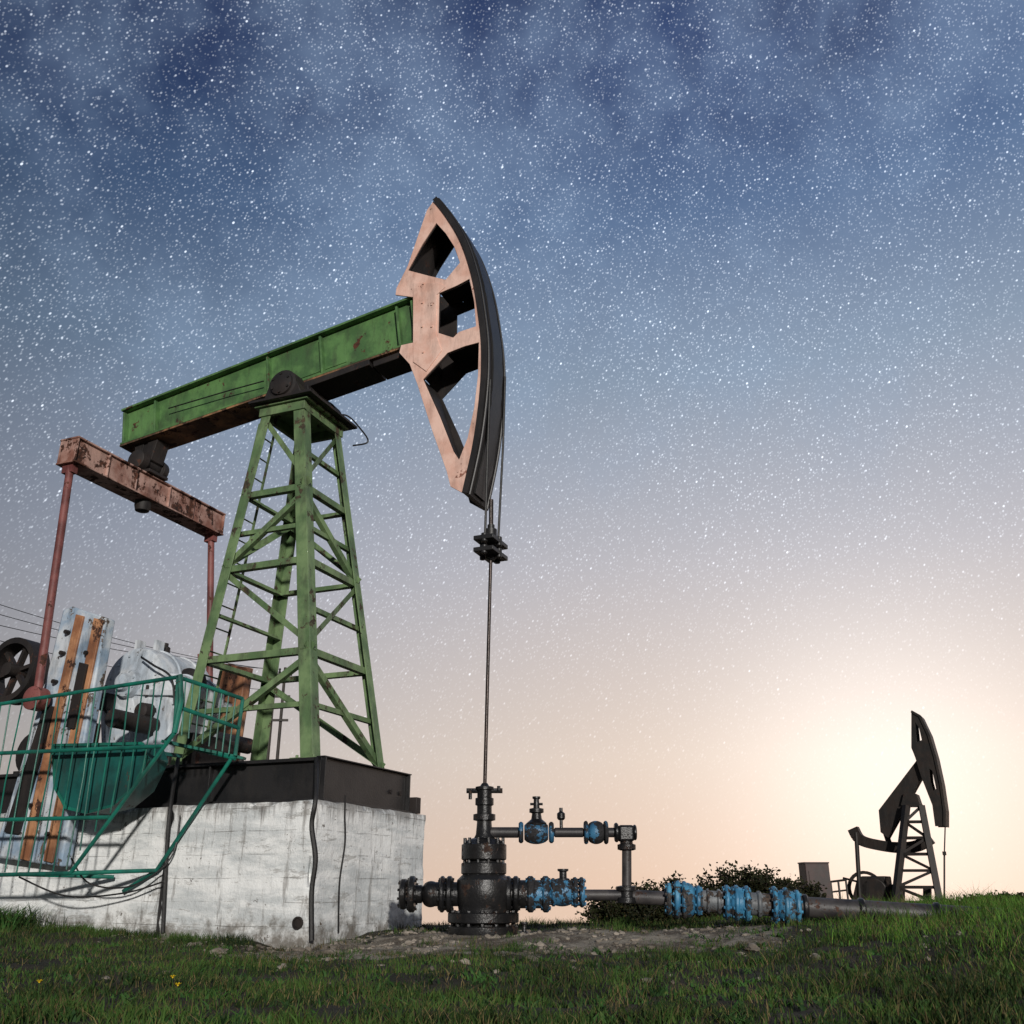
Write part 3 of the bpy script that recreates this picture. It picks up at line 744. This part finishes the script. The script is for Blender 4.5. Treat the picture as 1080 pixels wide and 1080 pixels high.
run('plug_valve','oil',[(446,463,13,1)],943,wh); run('side_outlet','oil',[(436,446,9)],943,wh)
run('end_flange','oil',[(422,429,15),(431,438,18)],943,wh,bolts=True,each=True)
run('gate_valve','oil',[(546,558,14)],943,wh)
run('outlet_flange','grimyblue',[(556,563,18),(572,579,18)],943,wh,bolts=True,each=True,label='grimy flange with patches of blue on the lower outlet')
run('gate_valve','grimyblue',[(562,574,14)],943,wh)
run('gate_valve','grimyblue',[(579,606,14,1)],941,wh,label='small grimy blue valve body on the lower outlet')
run('outlet_flange','grimyblue',[(581,586,14),(604,609,15),(611,616,15)],941,wh,bolts=True,each=True)
mb=MB().lathe(atY(594,932,11),Z,[(0,.07),(.05,.07),(.06,.04),(.12,.04),(.13,.06),(.15,.06)],12); mb.build('valve_stem','oil',wh)
run('pipe','pipe',[(615,656,5.5)],944,wh)
run('bypass_pipe','pipe',[(516,548,5.5),(584,616,5),(640,652,5)],878,wh,each=True)
run('needle_valve','grimyblue',[(547,552,11),(553,578,12,1),(579,584,11)],878,wh,label='small grimy blue valve on the upper pipe')
p=atY(566,872,11)
mb=MB().lathe(p,Z,[(0,.1),(.04,.11),(.08,.06),(.14,.05),(.15,.08),(.19,.08),(.2,.035),(.29,.03),(.3,.045),(.32,.045)],14); mb.tube(p+V((-.07,0,.24)),p+V((.07,0,.24)),.014); mb.build('valve_stem','oil',wh)
p=atY(592,875,11)
mb=MB().tube(p,p+Z*.14,.018).lathe(p+Z*.1,Z,[(0,.03),(.02,.045),(.07,.045),(.09,.02),(.13,.02)],12); mb.build('gauge_cock','oil',wh)
run('needle_valve','grimyblue',[(616,620,12),(620,637,12,1),(637,641,12)],878,wh,label='grimy blue flanged valve near the elbow of the upper pipe')
c=atY(660,879,11); MB().box(c,V((.085,0,0)),V((0,.085,0)),Z*.085).build('elbow','oil',wh,bevel=.025)
run('elbow_flange','oil',[(648,652,10),(668,671,8)],878,wh,each=True)
mb=MB().lathe(atY(661,897,11),Z,[(0,.07),(.01,.1),(.06,.1),(.07,.07),(.1,.07)],16); mb.build('elbow_flange','oil',wh)
mb=MB().tube(atY(661,890,11),atY(661,946,11),.052,16); mb.build('bypass_pipe','pipe',wh)
mb=MB().lathe(atY(661,953,11),Z,[(0,.09),(.01,.11),(.06,.11),(.07,.08),(.12,.08),(.13,.11),(.17,.11),(.18,.06)],16); mb.build('tee_flange','oil',wh)
p=atY(553,990,10.9)
mb=MB().lathe((p.x,p.y,-.03),Z,[(0,.05),(.05,.05),(.06,.025),(.12,.02),(.13,.04),(.15,.04)],12); tag(mb.build('drain_stub','oil'),'tiny pipe stub on the ground right of the wellhead base','pipe stub')
# ------------------------------------------------------------ flow line
fl=thing('flow_line','ground level pipeline with three large blue flanged joints','pipeline',atY(700,975,11))
kw=dict(y=946,parent=fl,dy=.06,x0=672,dY=-.0012)
run('pipe','pipe',[(666,706,7)],**kw)
run('flanged_joint','blue',[(703,708,16),(711,717,19),(717,733,17,1),(719,724,18.5),(734,739,15)],label='first blue flanged joint, nearest the wellhead',bolts=True,**kw)
run('flanged_joint','blue',[(764,769,17),(768,788,15.5,1),(774,779,17.5),(785,790,17.5)],label='middle blue flanged joint',bolts=True,**kw)
run('flanged_joint','blue',[(814,819,18.5),(818,841,16,1),(826,831,18),(838,843,16.5)],label='last blue flanged joint before the long pipe',bolts=True,**kw)
run('pipe','greywhite',[(739,765,10.5),(790,815,11)],each=True,label='worn grey white pipe section between the blue joints',**kw)
run('spool_collar','greywhite',[(745,748,12.5),(756,760,12.5),(798,803,13)],each=True,**kw)
run('pipe','pipe',[(843,1090,10)],**kw)
run('pipe_collar','oil',[(846,852,12.5),(905,912,12),(985,992,12)],each=True,**kw)
mb=MB()
for x in (930,1020):
    p=atY(x,946+.06*(x-672),11-.0012*(x-672)); g=hgt(p.x,p.y)
    mb.box((p.x,p.y,(p.z-.09+g-.1)/2),V((.06,0,0)),V((0,.12,0)),Z*max(.03,(p.z-.1-g+.1)/2))
mb.split('pipe_support','wood',fl)
# ------------------------------------------------------------ railing
NR=-2.05
rp=lambda x,y,n=NR:A.px(x,y,n)
rl=thing('guard_railing','teal steel guard railing with slanted end in front of the crank','railing',A.p(-4.5,NR,.6))
def yt(x): return 714+(188-x)*.152
def yb(x): return 921 if x<75 else 921-(x-75)*(921-772)/(184-75)
mb=MB(); 
for a,b in (((-60,yt(-60)),(188,714)),((-60,924),(74,921)),((74,921),(184,773)),((184,773),(188,714)),((-60,797),(172,787)),((-60,866),(115,862))):
    mb.tube(rp(*a),rp(*b),.022,10)
mb.path([rp(188,714),rp(190,712),rp(191,740),rp(184,773)],.03,8)
mb.build('rail_frame','teal',rl)
x=-50
while x<182:
    jit=rng.uniform(-1.5,1.5)
    a=rp(x+jit,yt(x)); s=(a-A.o).dot(u)
    best=None
    for yy in range(int(yt(x)),925):
        q=rp(x-(yy-yt(x))*.12,yy)
        if yy>=yb(x-(yy-yt(x))*.12)-1: best=q; break
    if best is None: best=rp(x-25,921)
    MB().path([a,A.p(s+rng.normal()*.012,NR+rng.normal()*.015,(a.z+best.z)/2),A.p(s,NR,best.z)],.0085,6).build('baluster','teal',rl); x+=12.5
mb=MB()
n2=-1.32
for a,b in ((rp(188,714),rp(256,737,n2)),(rp(256,737,n2),rp(248,797,n2)),(rp(184,773),rp(174,782,n2)),(rp(174,782,n2),rp(248,800,n2)),(rp(186,745),rp(252,768,n2)),(rp(244,800,n2),rp(165,918,n2)),(rp(165,918,n2),rp(130,940,n2)),(rp(74,921),rp(165,918,n2)),(rp(20,922),rp(120,925,n2))):
    mb.tube(a,b,.022,10)
mb.build('side_frame','teal',rl)
for i in range(1,9):
    t=i/9; a=rp(188,714).lerp(rp(256,737,n2),t); b=rp(184,773).lerp(rp(248,798,n2),t); MB().tube(a,b,.0085,6).build('baluster','teal',rl)
mb=MB()
mb.bar(rp(172,782,-1.5),rp(258,800,-1.2),.10,.03); 
mb.build('foot_plate','teal',rl)
poly=[(56,786),(150,784),(156,800),(140,832),(118,850),(92,857),(70,852),(58,830)]
tg=thing('belt_guard','solid teal metal guard with curved belly behind the railing','guard',rp(100,857,-1.75))
MB().prism([rp(x,y,-1.9) for x,y in poly],w*.34).build('shell','tealdark',tg,bevel=.02)
mb=MB(); pts=[rp(x,y,-1.905) for x,y in poly]
for i in range(len(pts)): mb.bar(pts[i],pts[(i+1)%len(pts)],.03,.02,w)
mb.build('rim','teal',tg)
for x in(150,65):
    q=rp(x,792,-1.72); MB().bar(q,A.p((q-A.o).dot(u)+.1,-1.2,q.z),.04,.04).build('bracket','tealdark',tg)
# ------------------------------------------------------------ distant pump jack
base=atY(968,957,43); B=Frame((base.x,base.y,hgt(base.x,base.y)),30)
fj=thing('pump_jack','distant small dark pump jack silhouetted against the glow','pump jack',B.o,'pump jacks')
bx=lambda x,y,n=0:B.px(x,y,n)
def fpr(name,pts,n0,n1,label=None,holes=(),m='far',par=fj):
    pp=[bx(x,y,0)+B.w*n0 for x,y in pts]
    return MB().prism(pp,B.w*(n1-n0),[[bx(x,y,0)+B.w*n0 for x,y in h] for h in holes]).build(name,m,par,label)
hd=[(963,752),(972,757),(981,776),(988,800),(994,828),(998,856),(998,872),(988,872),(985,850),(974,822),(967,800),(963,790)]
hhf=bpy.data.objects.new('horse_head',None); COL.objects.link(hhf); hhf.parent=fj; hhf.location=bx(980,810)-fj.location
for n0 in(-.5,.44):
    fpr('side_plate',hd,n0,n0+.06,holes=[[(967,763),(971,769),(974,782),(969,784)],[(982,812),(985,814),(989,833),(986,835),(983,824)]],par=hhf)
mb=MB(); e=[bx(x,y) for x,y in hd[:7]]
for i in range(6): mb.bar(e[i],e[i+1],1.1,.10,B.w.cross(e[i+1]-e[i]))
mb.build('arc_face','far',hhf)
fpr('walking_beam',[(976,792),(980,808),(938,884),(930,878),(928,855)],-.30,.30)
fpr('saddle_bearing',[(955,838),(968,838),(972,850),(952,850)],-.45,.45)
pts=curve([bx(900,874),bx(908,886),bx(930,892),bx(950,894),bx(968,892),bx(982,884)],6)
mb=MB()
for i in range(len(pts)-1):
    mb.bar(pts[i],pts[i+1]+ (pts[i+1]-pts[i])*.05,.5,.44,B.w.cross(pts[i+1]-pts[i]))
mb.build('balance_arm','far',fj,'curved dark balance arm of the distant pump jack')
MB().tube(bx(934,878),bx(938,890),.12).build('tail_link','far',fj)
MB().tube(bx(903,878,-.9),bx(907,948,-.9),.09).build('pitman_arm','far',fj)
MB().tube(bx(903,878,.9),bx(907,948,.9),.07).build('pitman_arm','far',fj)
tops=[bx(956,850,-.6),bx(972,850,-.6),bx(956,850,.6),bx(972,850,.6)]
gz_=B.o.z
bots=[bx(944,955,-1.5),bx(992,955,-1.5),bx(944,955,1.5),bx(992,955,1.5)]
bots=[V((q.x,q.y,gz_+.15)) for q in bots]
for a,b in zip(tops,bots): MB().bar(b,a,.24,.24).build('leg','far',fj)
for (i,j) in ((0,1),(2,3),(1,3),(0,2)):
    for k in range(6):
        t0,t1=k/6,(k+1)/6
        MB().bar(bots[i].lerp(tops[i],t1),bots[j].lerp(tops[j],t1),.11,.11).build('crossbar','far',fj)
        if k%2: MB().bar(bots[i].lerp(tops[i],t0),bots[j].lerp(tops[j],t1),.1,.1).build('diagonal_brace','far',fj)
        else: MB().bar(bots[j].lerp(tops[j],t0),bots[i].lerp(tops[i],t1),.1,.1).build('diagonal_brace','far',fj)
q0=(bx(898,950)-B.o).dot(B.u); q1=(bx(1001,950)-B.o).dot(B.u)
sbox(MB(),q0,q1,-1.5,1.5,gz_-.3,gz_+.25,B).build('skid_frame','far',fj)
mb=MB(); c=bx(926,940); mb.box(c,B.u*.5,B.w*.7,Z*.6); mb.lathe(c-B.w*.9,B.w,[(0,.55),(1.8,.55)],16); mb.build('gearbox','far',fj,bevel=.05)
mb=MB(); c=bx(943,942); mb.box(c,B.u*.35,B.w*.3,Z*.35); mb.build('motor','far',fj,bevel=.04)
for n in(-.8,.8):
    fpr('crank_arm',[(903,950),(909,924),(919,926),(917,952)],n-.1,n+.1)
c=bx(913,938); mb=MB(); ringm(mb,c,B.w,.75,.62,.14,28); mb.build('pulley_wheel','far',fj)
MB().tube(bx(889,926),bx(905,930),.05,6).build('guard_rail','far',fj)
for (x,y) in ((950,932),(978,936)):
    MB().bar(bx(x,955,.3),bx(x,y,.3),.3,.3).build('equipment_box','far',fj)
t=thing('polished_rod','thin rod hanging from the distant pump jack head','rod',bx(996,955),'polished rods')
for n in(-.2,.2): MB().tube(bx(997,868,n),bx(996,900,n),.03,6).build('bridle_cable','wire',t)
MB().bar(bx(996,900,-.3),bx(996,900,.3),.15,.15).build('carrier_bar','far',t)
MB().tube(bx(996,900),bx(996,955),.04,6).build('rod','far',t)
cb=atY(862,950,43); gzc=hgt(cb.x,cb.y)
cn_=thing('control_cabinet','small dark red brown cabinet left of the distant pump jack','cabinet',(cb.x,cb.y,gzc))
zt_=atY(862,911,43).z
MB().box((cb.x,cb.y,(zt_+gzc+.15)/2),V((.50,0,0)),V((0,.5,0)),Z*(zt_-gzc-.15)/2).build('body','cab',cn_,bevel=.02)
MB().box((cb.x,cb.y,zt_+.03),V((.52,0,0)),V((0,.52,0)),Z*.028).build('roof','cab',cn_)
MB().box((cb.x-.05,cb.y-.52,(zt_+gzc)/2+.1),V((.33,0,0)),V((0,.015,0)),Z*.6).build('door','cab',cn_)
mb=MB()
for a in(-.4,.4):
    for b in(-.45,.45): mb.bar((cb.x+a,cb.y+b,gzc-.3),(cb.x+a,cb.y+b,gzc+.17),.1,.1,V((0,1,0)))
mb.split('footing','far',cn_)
fr2=thing('pipe_rail','low dark pipe rail between cabinet and distant pump jack','railing',atY(882,950,43))
a,b=atY(876,930,43),atY(892,928,43)
MB().tube(a,b,.05,6).tube(a-Z*.4,b-Z*.4,.04,6).split('rail','far',fr2)
for t_ in(0,.5,1):
    p=a.lerp(b,t_); MB().tube(p,(p.x,p.y,hgt(p.x,p.y)-.1),.045,6).build('post','far',fr2)
# ------------------------------------------------------------ bushes
def bush(label,px,py0,Y,wpx,seed,n=2600,leaf=.035):
    r=np.random.default_rng(seed)
    top=atY(px,py0,Y); x=top.x; g=hgt(x,Y); hgt_=top.z-g; wd=wpx*Y*1.07/F/2
    t=thing('bush',label,'bush',(x,Y,g),'shrubs beyond the flow line')
    mb=MB(); lf=MB(); ends=[]
    for i in range(80):
        a=r.uniform(0,2*math.pi); q=r.random()**.55; e=V((x+math.cos(a)*q*wd*.95,Y+math.sin(a)*q*wd*.7,g+hgt_*(1-.45*q**2)*r.uniform(.5,1.02)))
        m1=V((x+math.cos(a)*q*wd*.6,Y+math.sin(a)*q*wd*.4,g+(e.z-g)*.45)); mb.path([(x+math.cos(a)*wd*.3*q,Y+math.sin(a)*.06,g-.05),m1,e],.007,5)
        ends.append(((x+math.cos(a)*wd*.55*q,Y+math.sin(a)*.06,g),m1,e))
    mb.build('stem','wood',t)
    vs=[];fs=[]
    for i in range(n):
        b0,m1,e=ends[r.integers(len(ends))]; tt=r.uniform(0,2.03)
        c=(V(b0).lerp(m1,tt) if tt<1 else m1.lerp(e,tt-1))+V((r.normal(),r.normal(),r.normal()*.7))*(.035+.018*wd)
        if c.z<g-.02: continue
        d=V((r.normal(),r.normal(),r.normal()*.6+.3)).normalized(); s=V((r.normal(),r.normal(),r.normal())).cross(d).normalized()
        l=leaf*r.uniform(.6,1.4); k=len(vs)
        vs+=[c,c+d*l*.5+s*l*.3,c+d*l,c+d*l*.5-s*l*.3]; fs.append((k,k+1,k+2,k+3))
    lf.add(vs,fs); lf.build('foliage','bush',t,smooth=False)
bush('dark shrub behind the middle blue joint, tallest of the row',782,911,15,120,1,20000,.055)
bush('loose dark shrub behind the first blue joint',704,924,14.5,120,2,17000,.055)
bush('low sparse shrub at the left end of the shrub row',654,938,14,80,3,8000,.05)
bush('shrub between the blue joints and the distant cabinet',838,926,20,66,4,8000,.065)
bush('low bush at the right edge of the frame',1066,944,17,90,5,8000,.055)
bush('small low bush right of the distant pump jack',1026,951,19,66,6,5200,.055)
# ------------------------------------------------------------ pole and power wires
Yp=60; pb=atY(290,800,Yp)
po=thing('utility_pole','distant double utility pole seen through the tower legs','utility pole',(pb.x,Yp,hgt(pb.x,Yp)))
xa,xb=atY(286,760,Yp).x,atY(296,760,Yp).x; ztp=atY(290,704,Yp).z; gb_=hgt(pb.x,Yp)
for xx in(xa,xb): MB().tube((xx,Yp,gb_-.5),(xx,Yp,ztp),.13,10,.09).build('post','wood',po)
for py in (712,735,760): z_=atY(290,py,Yp).z; MB().bar((xa-.5,Yp-.15,z_),(xb+.5,Yp-.15,z_),.12,.14).build('crossarm','wood',po)
for xx in(xa-.4,(xa+xb)/2,xb+.4): MB().lathe((xx,Yp-.15,atY(290,712,Yp).z+.05),Z,[(0,.05),(.1,.09),(.2,.05),(.3,.08),(.36,.03)],10).build('insulator','black',po)
for i,(y0,nm) in enumerate(((632,'topmost'),(645,'second'),(659,'third'),(674,'lowest'))):
    a=atY(-60,y0-14,34); b=V((xa-.4+.3*i,Yp-.15,atY(290,712+ (i==3)*23,Yp).z+.35))
    pts=[]
    for k in range(25):
        t=k/24; p=a.lerp(b,t); p.z-=1.2*4*t*(1-t)*.35; pts.append(p)
    o=MB().path(pts,.016,5).build('power_wire','wire'); tag(o,nm+' of the thin overhead power wires at the left edge','wire','overhead power wires')
# ------------------------------------------------------------ sky
wd=bpy.data.worlds.new('World'); S.world=wd; wd.use_nodes=True; nt=wd.node_tree; T=NT(nt)
bg=nt.nodes['Background']; D=T.n('ShaderNodeTexCoord').outputs['Generated']
sp=T.n('ShaderNodeSeparateXYZ'); T.l(D,sp.inputs[0]); zc=sp.outputs[2]
cr=T.n('ShaderNodeValToRGB'); T.l(zc,cr.inputs[0]); e=cr.color_ramp.elements
stops=[(0.0,(226,194,170)),(.12,(220,202,188)),(.31,(184,182,188)),(.49,(134,152,174)),(.62,(92,118,156)),(.735,(50,72,122)),(1.,(16,26,60))]
e[0].position=0; e[0].color=lin(stops[0][1]); e[1].position=1; e[1].color=lin(stops[-1][1])
for p_,c_ in stops[1:-1]: x=e.new(p_); x.color=lin(c_)
def dot(v):
    o=T.n('ShaderNodeVectorMath',operation='DOT_PRODUCT'); T.l(D,o.inputs[0]); o.inputs[1].default_value=V(v).normalized(); return o.outputs['Value']
az=T.ramp(dot((.5,.86,.0)),.0,1.0,.2,1.04)
cmb=T.n('ShaderNodeCombineColor')
for i in range(3): T.l(az,cmb.inputs[i])
skyc=T.mix(1.,cr.outputs[0],cmb.outputs[0],'MULTIPLY')
lf=T.ramp(dot((-.8,.6,.0)),.45,.95)
skyc=T.mix(lf,skyc,(.86,.97,1.10,1),'MULTIPLY')
g=dot(ray(950,838))
g1=T.m('MULTIPLY',T.m('POWER',T.m('MAXIMUM',g,0.),9.),.08)
g2=T.m('MULTIPLY',T.m('POWER',T.m('MAXIMUM',g,0.),80.),.38)
skyc=T.mix(1.,skyc,T.mix(g1,(0,0,0,1),(1,.84,.72,1)),'ADD')
skyc=T.mix(1.,skyc,T.mix(g2,(0,0,0,1),(1,.95,.88,1)),'ADD')
mw=T.ramp(T.noise(D,2.3,5,.68),.42,.66)
skyc=T.mix(T.m('MULTIPLY',T.m('MULTIPLY',mw,T.ramp(zc,.25,.6)),.40),skyc,lin((150,174,204)))
dkn=T.noise(D,3.4,5,.68)
skyc=T.mix(T.m('MULTIPLY',T.m('MULTIPLY',T.ramp(dkn,.48,.70),T.ramp(zc,.50,.76)),.6),skyc,lin((26,38,80)))
m1=T.n('ShaderNodeMapping',vector_type='POINT'); T.l(D,m1.inputs[0]); m1.inputs[2].default_value=(math.radians(10),math.radians(-32),0)
m2=T.n('ShaderNodeMapping'); T.l(m1.outputs[0],m2.inputs[0]); m2.inputs[3].default_value=(1,1,.55)
def stars(scale,thr,pw,gain,seed):
    m3=T.n('ShaderNodeMapping'); T.l(m2.outputs[0],m3.inputs[0]); m3.inputs[1].default_value=(seed,seed*1.7,seed*.3)
    vo=T.n('ShaderNodeTexVoronoi'); T.l(m3.outputs[0],vo.inputs['Vector']); vo.inputs['Scale'].default_value=scale
    sc=T.n('ShaderNodeSeparateColor'); T.l(vo.outputs['Color'],sc.inputs[0])
    return T.m('MULTIPLY',T.m('MULTIPLY',T.ramp(vo.outputs['Distance'],thr*.2,thr,1,0),T.m('POWER',sc.outputs[0],pw)),gain)
fade=T.ramp(zc,.0,.56,.08,1.)
clump=T.ramp(dkn,.36,.62,1.35,.85)
st=T.m('ADD',stars(90,.115,2.4,1.6,1.),T.m('ADD',stars(215,.26,1.7,.85,4.),stars(430,.42,1.0,.38,12.)))
st=T.m('MULTIPLY',T.m('MULTIPLY',st,fade),clump)
skyc=T.mix(1.,skyc,T.mix(st,(0,0,0,1),(.86,.92,1,1)),'ADD')
T.l(skyc,bg.inputs[0]); bg.inputs[1].default_value=1.
wd.cycles.sampling_method='MANUAL'; wd.cycles.sample_map_resolution=256
# ------------------------------------------------------------ light & camera
ld=bpy.data.lights.new('sun','SUN'); ld.energy=2.85; ld.angle=math.radians(2.2); ld.color=(1,.96,.90)
lo=bpy.data.objects.new('sun',ld); COL.objects.link(lo); Ldir=V((.20,-.92,.23))
lo.rotation_euler=Ldir.to_track_quat('Z','Y').to_euler(); lo.location=(2,-8,6)
cd=bpy.data.cameras.new('camera'); cd.sensor_width=36; cd.lens=36*F/1080; cd.clip_end=6000; cd.clip_start=.05
co=bpy.data.objects.new('camera',cd); COL.objects.link(co); co.location=CAM; co.rotation_euler=(math.radians(90)+TH,0,0)
S.camera=co
S.view_settings.view_transform='Standard'; S.view_settings.look='None'; S.view_settings.exposure=0
